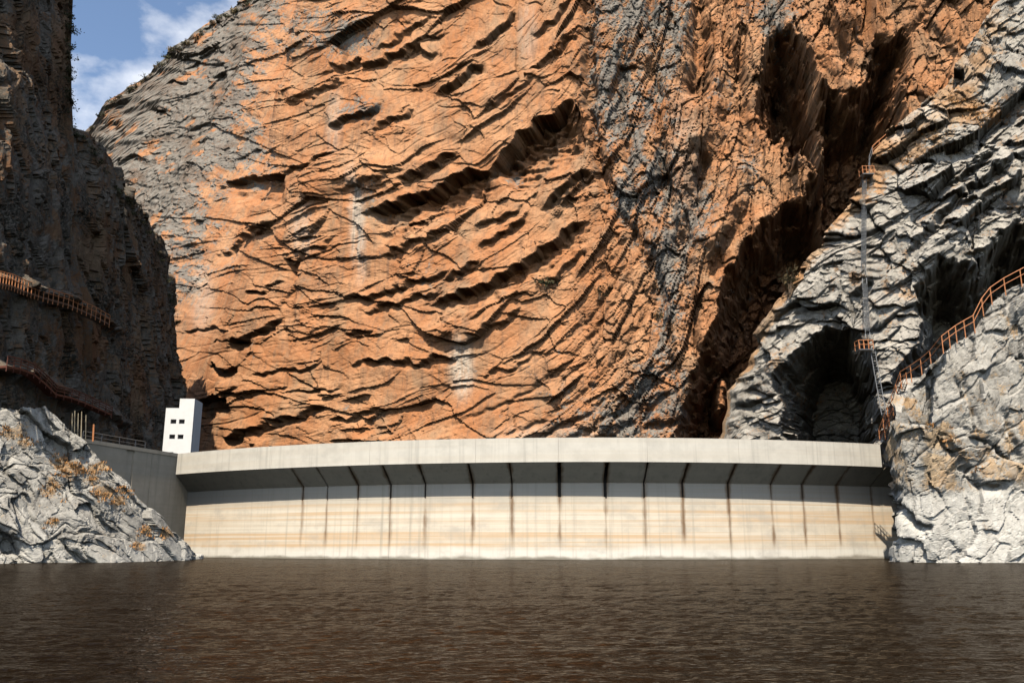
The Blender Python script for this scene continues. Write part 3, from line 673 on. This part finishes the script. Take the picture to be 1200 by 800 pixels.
pj = [ang(x, 530, RP) for x in (316, 432, 557, 655, 760, 868, 948)]
pe = [A_L] + pj + [A_R]
for i in range(len(pe) - 1):
    ga = .012 / RP if i else 0
    c = arc_block('parapet_block', [(RP, Z_TOP), (RP, Z_PB), (RP - 1.6, Z_PB), (RP - 1.6, Z_TOP)], pe[i] + ga, pe[i + 1] - .012 / RP, M['dam_parapet'], None, False, 14); adopt(c, dam)
c = arc_block('core', [(RF - .35, 12.6), (RF - .35, -3), (RF - 4, -3), (RF - 4, 12.6)], A_LF - .005, A_RF + .015, M['joint_dark'], None, False, 60); adopt(c, dam)
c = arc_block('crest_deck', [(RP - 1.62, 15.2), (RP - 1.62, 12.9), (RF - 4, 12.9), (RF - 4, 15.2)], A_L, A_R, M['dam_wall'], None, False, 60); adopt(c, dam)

# ---- abutment wall on the left, turning towards the reservoir
W0 = at_z(100, 513.5, Z_TOP + .1); W1 = Vector(arc(A_L, RP, 0)); W1.z = 0
wd = Vector((W1.x - W0.x, W1.y - W0.y, 0)); WL = wd.length; wd.normalize(); wn = Vector((wd.y, -wd.x, 0))
abut = empty('abutment_wall', (W0.x, W0.y, 0)); abut['label'] = 'shaded grey concrete wing wall between the left rock bank and the dam'; abut['category'] = 'retaining wall'
def wpt(s, o, z): return Vector((W0.x, W0.y, z)) + wd * s + wn * o
def wblock(name, s0, s1, o0, o1, z0, z1, mat, par):
    V = [wpt(s, o, z) for z in (z0, z1) for s, o in ((s0, o0), (s1, o0), (s1, o1), (s0, o1))]
    c = mobj(name, V, [(0, 3, 2, 1), (4, 5, 6, 7), (0, 1, 5, 4), (1, 2, 6, 5), (2, 3, 7, 6), (3, 0, 4, 7)], mat, None); return adopt(c, par)
cuts = [-8, WL * .42, WL * .50, WL * .70, WL + 4.5]
for i in range(len(cuts) - 1):
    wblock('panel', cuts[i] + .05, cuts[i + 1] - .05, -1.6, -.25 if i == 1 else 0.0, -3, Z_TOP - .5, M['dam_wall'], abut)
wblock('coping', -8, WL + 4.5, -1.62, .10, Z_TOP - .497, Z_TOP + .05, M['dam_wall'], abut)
wblock('core', -8, WL + 4.5, -1.58, -.35, -2.9, Z_TOP - .5, M['joint_dark'], abut)

# ------------------------------------------------------------------ white tower on the left end of the crest
def tower():
    b = at_z(190.5, 529.5, Z_TOP - .6); b.z = Z_TOP - 1.2
    Y0 = 149.0; L = at(190, 530, Y0); R = at(221.5, 530, Y0)
    wdt = 4.7
    t = empty('crest_tower', (L.x, Y0, Z_TOP - 1.2), math.radians(4)); tag(t, 'small white square tower with stepped top and four dark windows on the dam crest', 'tower')
    H1, H2, Dp, th = 9.75, 11.4, 4.9, .22
    wins = [(.95, 1.9, 7.05, 7.8), (2.35, 3.3, 7.05, 7.8), (.95, 1.9, 4.45, 5.2), (2.35, 3.3, 4.45, 5.2)]
    mb = MB(); xs = sorted({0, .95, 1.9, 2.2, 2.35, 3.3, wdt}); zs = sorted({0, 4.45, 5.2, 7.05, 7.8, H1, H2})
    # front wall with real openings
    for i in range(len(xs) - 1):
        for j in range(len(zs) - 1):
            xc, zc = (xs[i] + xs[i + 1]) / 2, (zs[j] + zs[j + 1]) / 2
            if any(a < xc < b_ and c < zc < d for a, b_, c, d in wins) or (zc > H1 and xc < 2.2): continue
            x0, x1, z0, z1 = xs[i], xs[i + 1], zs[j], zs[j + 1]
            mb.add([(x0, 0, z0), (x1, 0, z0), (x1, 0, z1), (x0, 0, z1)], [(0, 1, 2, 3)])
    for a, b_, c, d in wins:
        mb.add([(a, 0, c), (b_, 0, c), (b_, 0, d), (a, 0, d), (a, th, c), (b_, th, c), (b_, th, d), (a, th, d)], [(0, 4, 5, 1), (1, 5, 6, 2), (2, 6, 7, 3), (3, 7, 4, 0)])
    mb.add([(0, 0, 0), (0, Dp, 0), (0, Dp, H1), (0, 0, H1)], [(0, 3, 2, 1)])
    mb.add([(wdt, 0, 0), (wdt, Dp, 0), (wdt, Dp, H2), (wdt, 0, H2)], [(0, 1, 2, 3)])
    mb.add([(0, Dp, 0), (wdt, Dp, 0), (wdt, Dp, H2), (2.2, Dp, H2), (2.2, Dp, H1), (0, Dp, H1)], [(0, 5, 4, 3, 2, 1)])
    mb.add([(2.2, 0, H1), (2.2, Dp, H1), (2.2, Dp, H2), (2.2, 0, H2)], [(0, 3, 2, 1)])
    mb.build('wall', M['white_render'], t)
    r = MB(); r.box(.02, 2.18, .02, Dp - .02, H1 - .25, H1 - .05); r.build('roof', M['grey_frame'], t)
    r = MB(); r.box(2.22, wdt - .02, .02, Dp - .02, H2 - .2, H2 - .01); r.build('roof', M['grey_frame'], t)
    for a, b_, c, d in wins:
        f = MB(); e = .06
        f.box(a, b_, th - .05, th, c, c + e); f.box(a, b_, th - .05, th, d - e, d); f.box(a, a + e, th - .05, th, c + e, d - e); f.box(b_ - e, b_, th - .05, th, c + e, d - e)
        wn_ = f.build('window', M['grey_frame'], t)
        g = MB(); g.box(a + e, b_ - e, th - .03, th + .02, c + e, d - e); g.build('pane', M['window_dark'], wn_)
    l = MB()
    l.box(.35, 1.85, -.05, -.003, 2.0, 2.2); l.build('vent_slot', M['window_dark'], t)
    l = MB(); l.box(wdt + .003, wdt + .06, .9, 1.8, .2, 2.2); l.build('door', M['grey_frame'], t)
tower()

# ------------------------------------------------------------------ railings, ladder, walkways
UP = Vector((0, 0, 1))
def railing(name, pts, h, mat, label, cat, post=.045, rail=.04, mid=(.5,), step=None, group=None):
    t = empty(name, pts[0]); tag(t, label, cat, group)
    P = [Vector(p) - Vector(pts[0]) for p in pts]
    feet = P
    if step:
        feet = []
        for a, b in zip(P[:-1], P[1:]):
            k = max(1, round((b - a).length / step)); feet += [a.lerp(b, i / k) for i in range(k)]
        feet.append(P[-1])
    for f in feet:
        m = MB(); m.tube([f - UP * .7, f + UP * h], post, 6); m.build('post', mat, t)
    m = MB(); m.tube([f + UP * h for f in feet], rail, 6); m.build('top_rail', mat, t)
    for k in mid:
        m = MB(); m.tube([f + UP * h * k for f in feet], rail * .85, 6); m.build('mid_rail', mat, t)
    return t
def deck(name, parent_pts, width, mat, out, thick=.12):
    V = []; Fc = []
    for p in parent_pts:
        for o, dz in ((0, 0), (width, 0), (width, -thick), (0, -thick)): V.append(Vector(p) + out * o + UP * dz)
    n = len(parent_pts)
    for i in range(n - 1):
        for j in range(4): Fc.append((i * 4 + j, i * 4 + (j + 1) % 4, (i + 1) * 4 + (j + 1) % 4, (i + 1) * 4 + j))
    Fc += [(3, 2, 1, 0), tuple((n - 1) * 4 + j for j in range(4))]
    return V, Fc
# railing up the right bank
RF_PX = [(1056, 449, 112.5), (1068, 442, 111.5), (1080, 434, 110.6), (1091, 425, 110), (1105, 408, 109.4), (1113, 402, 109.2), (1121, 396, 109), (1131, 390, 108.8), (1142, 384, 108.6), (1152, 364, 108), (1162, 351, 107.6), (1178, 340, 107.2), (1197, 330, 106.8), (1216, 320, 106.4), (1240, 307, 106)]
ry_ = np.array([bkr.find(a, b + 2, 4).y for a, b, c in RF_PX]); ry_ = np.convolve(np.pad(ry_, 2, 'edge'), np.ones(5) / 5, 'valid') - .5
rpts = [at(a, b, float(y_)) for (a, b, c), y_ in zip(RF_PX, ry_)]
railing('railing', rpts, 1.55, M['orange_paint'], 'orange tube railing climbing along the top of the right rock bank', 'railing', .06, .055)
# stair from the crest up to the path
s0 = at(1031, 516, 122.0); s1 = rpts[0].copy()
st = empty('metal_stair', s0); tag(st, 'steep metal stair with orange handrail from the dam crest up the right rock', 'stair')
dv = s1 - s0; side = Vector((dv.y, -dv.x, 0)).normalized() * .9
if side.x < 0: side = -side
for k in (0, 1):
    m = MB(); m.tube([side * k, side * k + dv], .09, 4); m.build('stringer', M['rusty_red'], st)
    feet = [side * k + dv * (i / 5) for i in range(6)]
    for f in feet:
        m = MB(); m.tube([f, f + UP * 1.5], .05, 6); m.build('post', M['orange_paint'], st)
    m = MB(); m.tube([f + UP * 1.5 for f in feet], .05, 6); m.build('handrail', M['orange_paint'], st)
    m = MB(); m.tube([f + UP * .8 for f in feet], .04, 6); m.build('mid_rail', M['orange_paint'], st)
nt_ = 26; tdir = Vector((-side.y, side.x, 0)).normalized()
for i in range(nt_):
    c = dv * ((i + .5) / nt_); V = [c + tdir * a + side * b + UP * z for z in (-.02, .03) for a, b in ((-.14, 0), (-.14, 1), (.14, 1), (.14, 0))]
    mobj('tread', V, [(0, 3, 2, 1), (4, 5, 6, 7), (0, 1, 5, 4), (1, 2, 6, 5), (2, 3, 7, 6), (3, 0, 4, 7)], M['galvanised'], st)
# small landing where the stair meets the crest
# caged ladder down the grey wall
def ladder(p0, p1, label, cage=True):
    t = empty('caged_ladder', p0); tag(t, label, 'ladder', 'ladder flights on the grey wall')
    d = p1 - p0; L = d.length; rt = Vector((.93, -.36, 0)); fr = Vector((-.36, -.93, 0)); hw = .32
    for s in (-1, 1):
        m = MB(); m.tube([rt * hw * s, rt * hw * s + d], .06, 5); m.build('rail', M['galvanised'], t)
    n = int(L / .55); sh = None
    m = MB(); m.tube([rt * -hw, rt * hw], .035, 4)
    for i in range(n):
        r = m.build('rung', M['galvanised'], t) if sh is None else sh.copy()
        if sh is None: sh = r
        else: col.objects.link(r)
        r.location = d * ((i + .5) / n)
    if cage:
        k = int(L / 1.3); hp = [rt * hw * math.cos(a) * 1.15 + fr * (.05 + .75 * math.sin(a)) for a in np.linspace(0, math.pi, 9)]
        m = MB(); m.tube(hp, .04, 4); sh = None
        for i in range(1, k):
            r = m.build('cage_hoop', M['galvanised'], t) if sh is None else sh.copy()
            if sh is None: sh = r
            else: col.objects.link(r)
            r.location = d * (i / k)
        for q_ in (1, 3, 4, 5, 7):
            m = MB(); m.tube([hp[q_] + d * (1 / k), hp[q_] + d * ((k - 1) / k)], .03, 4); m.build('cage_strip', M['galvanised'], t)
    return t
def on_rgt(a, b, off=1.2):
    p = rgt.find(a, b); d = Vector((p.x, p.y, 0)).normalized(); return p - d * off
l0, l1, l2 = on_rgt(1011, 216, 1.2), on_rgt(1011, 300, 1.0), on_rgt(1013, 330, 1.2)
pl_p = at(1013, 410, min(l2.y, 134) - 1.0)
ladder(at(1013, 206, l1.y + 2), at(1012, 318, l1.y - .5), 'upper caged steel ladder running down the grey rock from the top platform')
ladder(at(1013, 326, l1.y - .6), at(1017, 396, pl_p.y + .3), 'middle caged steel ladder ending at the orange platform above the cave')
ladder(at(1023, 412, pl_p.y + .2), at(1036, 486, pl_p.y - 6), 'lowest steel ladder hanging below the orange platform beside the cave', False)
# orange platform between the ladder flights
def platform(p, wdt, dep, label, h=1.4):
    t = empty('platform', p); tag(t, label, 'platform')
    m = MB(); m.box(-wdt / 2, wdt / 2, -dep / 2, dep / 2, -.12, 0); m.build('deck', M['galvanised'], t)
    for x in np.linspace(-wdt / 2, wdt / 2, 4):
        for y in (-dep / 2, dep / 2):
            m = MB(); m.tube([(x, y, 0), (x, y, h)], .06, 5); m.build('post', M['orange_paint'], t)
    for k in (1, .5):
        m = MB(); q = wdt / 2; r = dep / 2; m.tube([(-q, r, h * k), (-q, -r, h * k), (q, -r, h * k), (q, r, h * k)], .055, 5); m.build('rail', M['orange_paint'], t)
    for s in (-1, 1):
        m = MB(); m.tube([(s * wdt * .4, -dep / 2, -.1), (s * wdt * .4, dep, -1.4)], .07, 5); m.build('brace', M['galvanised'], t)
platform(pl_p, 2.2, 1.6, 'small orange railed platform hanging above the mouth of the cave')
tp = on_rgt(1014, 206, .4)
platform(at(1016, 205, tp.y), 2.0, 1.5, 'small railed landing at the head of the ladder on the grey rock', 1.3)
railing('railing', [at(1023, 180, tp.y + 2), at(1031, 173, tp.y + 3), at(1041, 164, tp.y + 4), at(1052, 155, tp.y + 5)], 1.35, M['orange_paint'], 'short orange railing on the rock rim above the ladder', 'railing', .06, .06)
railing('railing', [at(1019, 202, tp.y + .5), at(1019.5, 193, tp.y + 1), at(1023, 182, tp.y + 2)], 1.5, M['galvanised'], 'grey steel handrail joining the landing to the rim railing', 'railing', .05, .05)

# walkways on the shaded wall
def on_left(a, b, off):
    p = left.find(a, b, 4); return p + Vector((1, -.25, 0)).normalized() * off
def smooth_path(px, off, find):
    P = [find(a, b, 0) for a, b in px]; ys = np.array([p.y for p in P]); k = np.polyfit(range(len(ys)), ys, 1)
    return [at(a, b, float(np.polyval(k, i)) - off) for i, (a, b) in enumerate(px)]
wk = [(-14, 328), (0, 331), (14, 334), (28, 340), (45, 346), (62, 351), (80, 356), (96, 363), (112, 370), (128, 379)]
wp = smooth_path(wk, 5.0, on_left)
railing('railing', wp, 1.35, M['orange_paint'], 'orange walkway railing along the middle of the dark left cliff', 'railing', .06, .055, (.5,), 1.5)
V, Fc = deck('walkway', wp, 1.6, None, Vector((-1, .3, 0)).normalized(), .25)
tag(mobj('walkway', V, Fc, M['dark_steel']), 'narrow steel walkway deck bolted to the dark left cliff', 'walkway')
wk2 = [(8, 428), (24, 431), (40, 437), (54, 449), (66, 461), (84, 465), (100, 471), (116, 478), (131, 485)]
wp2 = smooth_path(wk2, 3.5, on_left)
railing('railing', wp2, 1.1, M['rusty_red'], 'dark red railing low on the shaded left cliff above the wing wall', 'railing', .06, .08, (.35, .68), 2.2)
V, Fc = deck('walkway', wp2, 1.6, None, Vector((-1, .3, 0)).normalized(), .25)
tag(mobj('walkway', V, Fc, M['rusty_red']), 'dark red walkway deck descending the foot of the shaded cliff', 'walkway')
# railing on the wing wall
fr = [wpt(WL * t_, -.8, Z_TOP + .05) for t_ in (.02, .2, .38, .55, .66)]
railing('railing', fr, 1.15, M['galvanised'], 'thin steel railing on top of the grey wing wall', 'railing', .05, .05)
# bare poles standing behind the rock
for i, (a, b0, b1, Yd) in enumerate([(84, 514, 484, 119), (87, 514, 481, 119.5), (91, 515, 484, 120), (95, 515, 482, 119), (100, 516, 486, 120)]):
    p0, p1 = at(a, b0, Yd), at(a + .8, b1, Yd); m = MB(); m.tube([p0 - p0, p1 - p0], .09, 6, .05)
    o = m.build('pole', M['pale_pole']); o.location = p0
    tag(o, 'bare upright pole in the row behind the left rock bank', 'pole', 'bare poles behind the left bank')
p0, p1 = at(109, 517, 121), at(110, 497, 121); m = MB(); m.tube([p0 - p0, p1 - p0], .13, 6, .12); o = m.build('pole', M['orange_paint']); o.location = p0
tag(o, 'short thick yellowish post at the start of the wing wall', 'pole')

# ------------------------------------------------------------------ scrub and dry grass
def shrub_meshes(seed, r=1.0, leaves=150):
    rs = random.Random(seed); f = MB(); s = MB()
    tips = []
    for i in range(8):
        a = rs.uniform(0, 6.28); e = rs.uniform(.4, 1.3); L = r * rs.uniform(.6, 1.1)
        tip = Vector((math.cos(a) * math.cos(e) * L, math.sin(a) * math.cos(e) * L, math.sin(e) * L)); midp = tip * .5 + Vector((0, 0, .12 * r)); tips += [tip, midp, tip * .8]
        s.tube([(0, 0, -.3), midp, tip], .03 * r, 3, .01 * r)
    for i in range(leaves):
        c = rs.choice(tips) + Vector((rs.gauss(0, .16), rs.gauss(0, .16), rs.gauss(0, .13))) * r; l = r * rs.uniform(.08, .17)
        a = Vector((rs.gauss(0, 1), rs.gauss(0, 1), rs.gauss(0, 1))).normalized(); b = a.orthogonal().normalized()
        f.add([c - a * l, c + b * l * .5, c + a * l, c - b * l * .5], [(0, 1, 2, 3)])
    return f, s
protos = []
for k in range(4):
    f, s = shrub_meshes(40 + k)
    mf = bpy.data.meshes.new('foliage'); mf.from_pydata(f.v, [], f.f); mf.materials.append(M['dry_leaf'] if k == 3 else M['scrub_leaf'])
    ms = bpy.data.meshes.new('stems'); ms.from_pydata(s.v, [], s.f); ms.materials.append(M['scrub_twig']); protos.append((mf, ms))
def shrub(p, size, k, label, group=None):
    t = empty('shrub', p, random.uniform(0, 6.28)); t.scale = (size, size, size * random.uniform(.75, 1.1)); tag(t, label, 'shrub', group)
    for nm, me in zip(('foliage', 'stems'), protos[k]):
        o = bpy.data.objects.new(nm, me); col.objects.link(o); o.parent = t
def sky_point(c, a, table):
    vtop = float(interp_top(table)(np.array([a]))[0]); return c.find(a, vtop + 2.5, 5)
for i in range(46):
    a = 99 + 190 * (i / 45) + random.uniform(-2, 2)
    p = sky_point(red, a, SKY); shrub(p + UP * .4, random.uniform(1.8, 3.6), random.choice((0, 1, 2, 3)), 'scrub bush on the grey ridge against the sky', 'bushes along the grey skyline')
for i in range(40):
    t_ = i / 39; a, b = (84 + 3 * random.random(), 10 + 140 * t_ * 2.2) if t_ < .45 else (np.interp(t_, [.45, .6, .8, 1], [88, 125, 190, 214]), np.interp(t_, [.45, .6, .8, 1], [152, 197, 287, 380]))
    p = left.find(a - 2, b + 2, 6); shrub(p, random.uniform(.9, 1.9), random.choice((0, 1, 2)), 'dark bush clinging to the edge of the shaded left cliff', 'bushes on the edge of the shaded cliff')
p = rgt.find(922, 338, 8); 
shrub(p + Vector((-.6, -.3, 0)), 3.6, 3, 'large dry leafless bush below the gully, beside the grey rock edge')
for a, b, sz, lab in [(640, 335, 2.6, 'olive bush in the middle of the folded orange beds'), (702, 345, 2.4, 'brown bush at the curve of the folded beds'), (770, 372, 1.6, 'small bush at the foot of the grey ribs')]:
    shrub(red.find(a, b, 4), sz, 0 if sz > 2.5 else 3, lab)
def grass(name, spots, c, label, n=16, h=.42):
    m = MB(); rs = random.Random(5)
    for cx, cy, rx, ry in spots:
        for _ in range(int(n * rx * ry / 120) + 4):
            p = c.find(cx + rs.gauss(0, rx * .55), cy + rs.gauss(0, ry * .55), 3)
            for _ in range(9):
                a = rs.uniform(0, 6.28); l = h * rs.uniform(.5, 1.3); o = Vector((rs.gauss(0, .2), rs.gauss(0, .2), -.05)); t = Vector((math.cos(a) * .5, math.sin(a) * .5, .85)) * l
                s = Vector((-math.sin(a), math.cos(a), 0)) * .05
                m.add([p + o - s, p + o + s, p + o + t * .6 + s * .7, p + o + t], [(0, 1, 2, 3)])
    o = m.build(name, M['dry_grass']); tag(o, label, kind='stuff')
grass('dry_grass', TUFTS, bkl, 'tufts of dry orange grass on the left bank')
grass('dry_grass', [(1150, 132, 20, 8), (1165, 140, 14, 6), (1090, 160, 16, 6), (1120, 120, 14, 8), (1062, 188, 12, 6)], rgt, 'dry grass on the slabs of the grey wall', 12, .7)
grass('dry_grass', [(1118, 520, 10, 14), (1143, 552, 6, 5), (1090, 500, 8, 6)], bkr, 'dry grass in the cracks of the right bank', 6, .4)
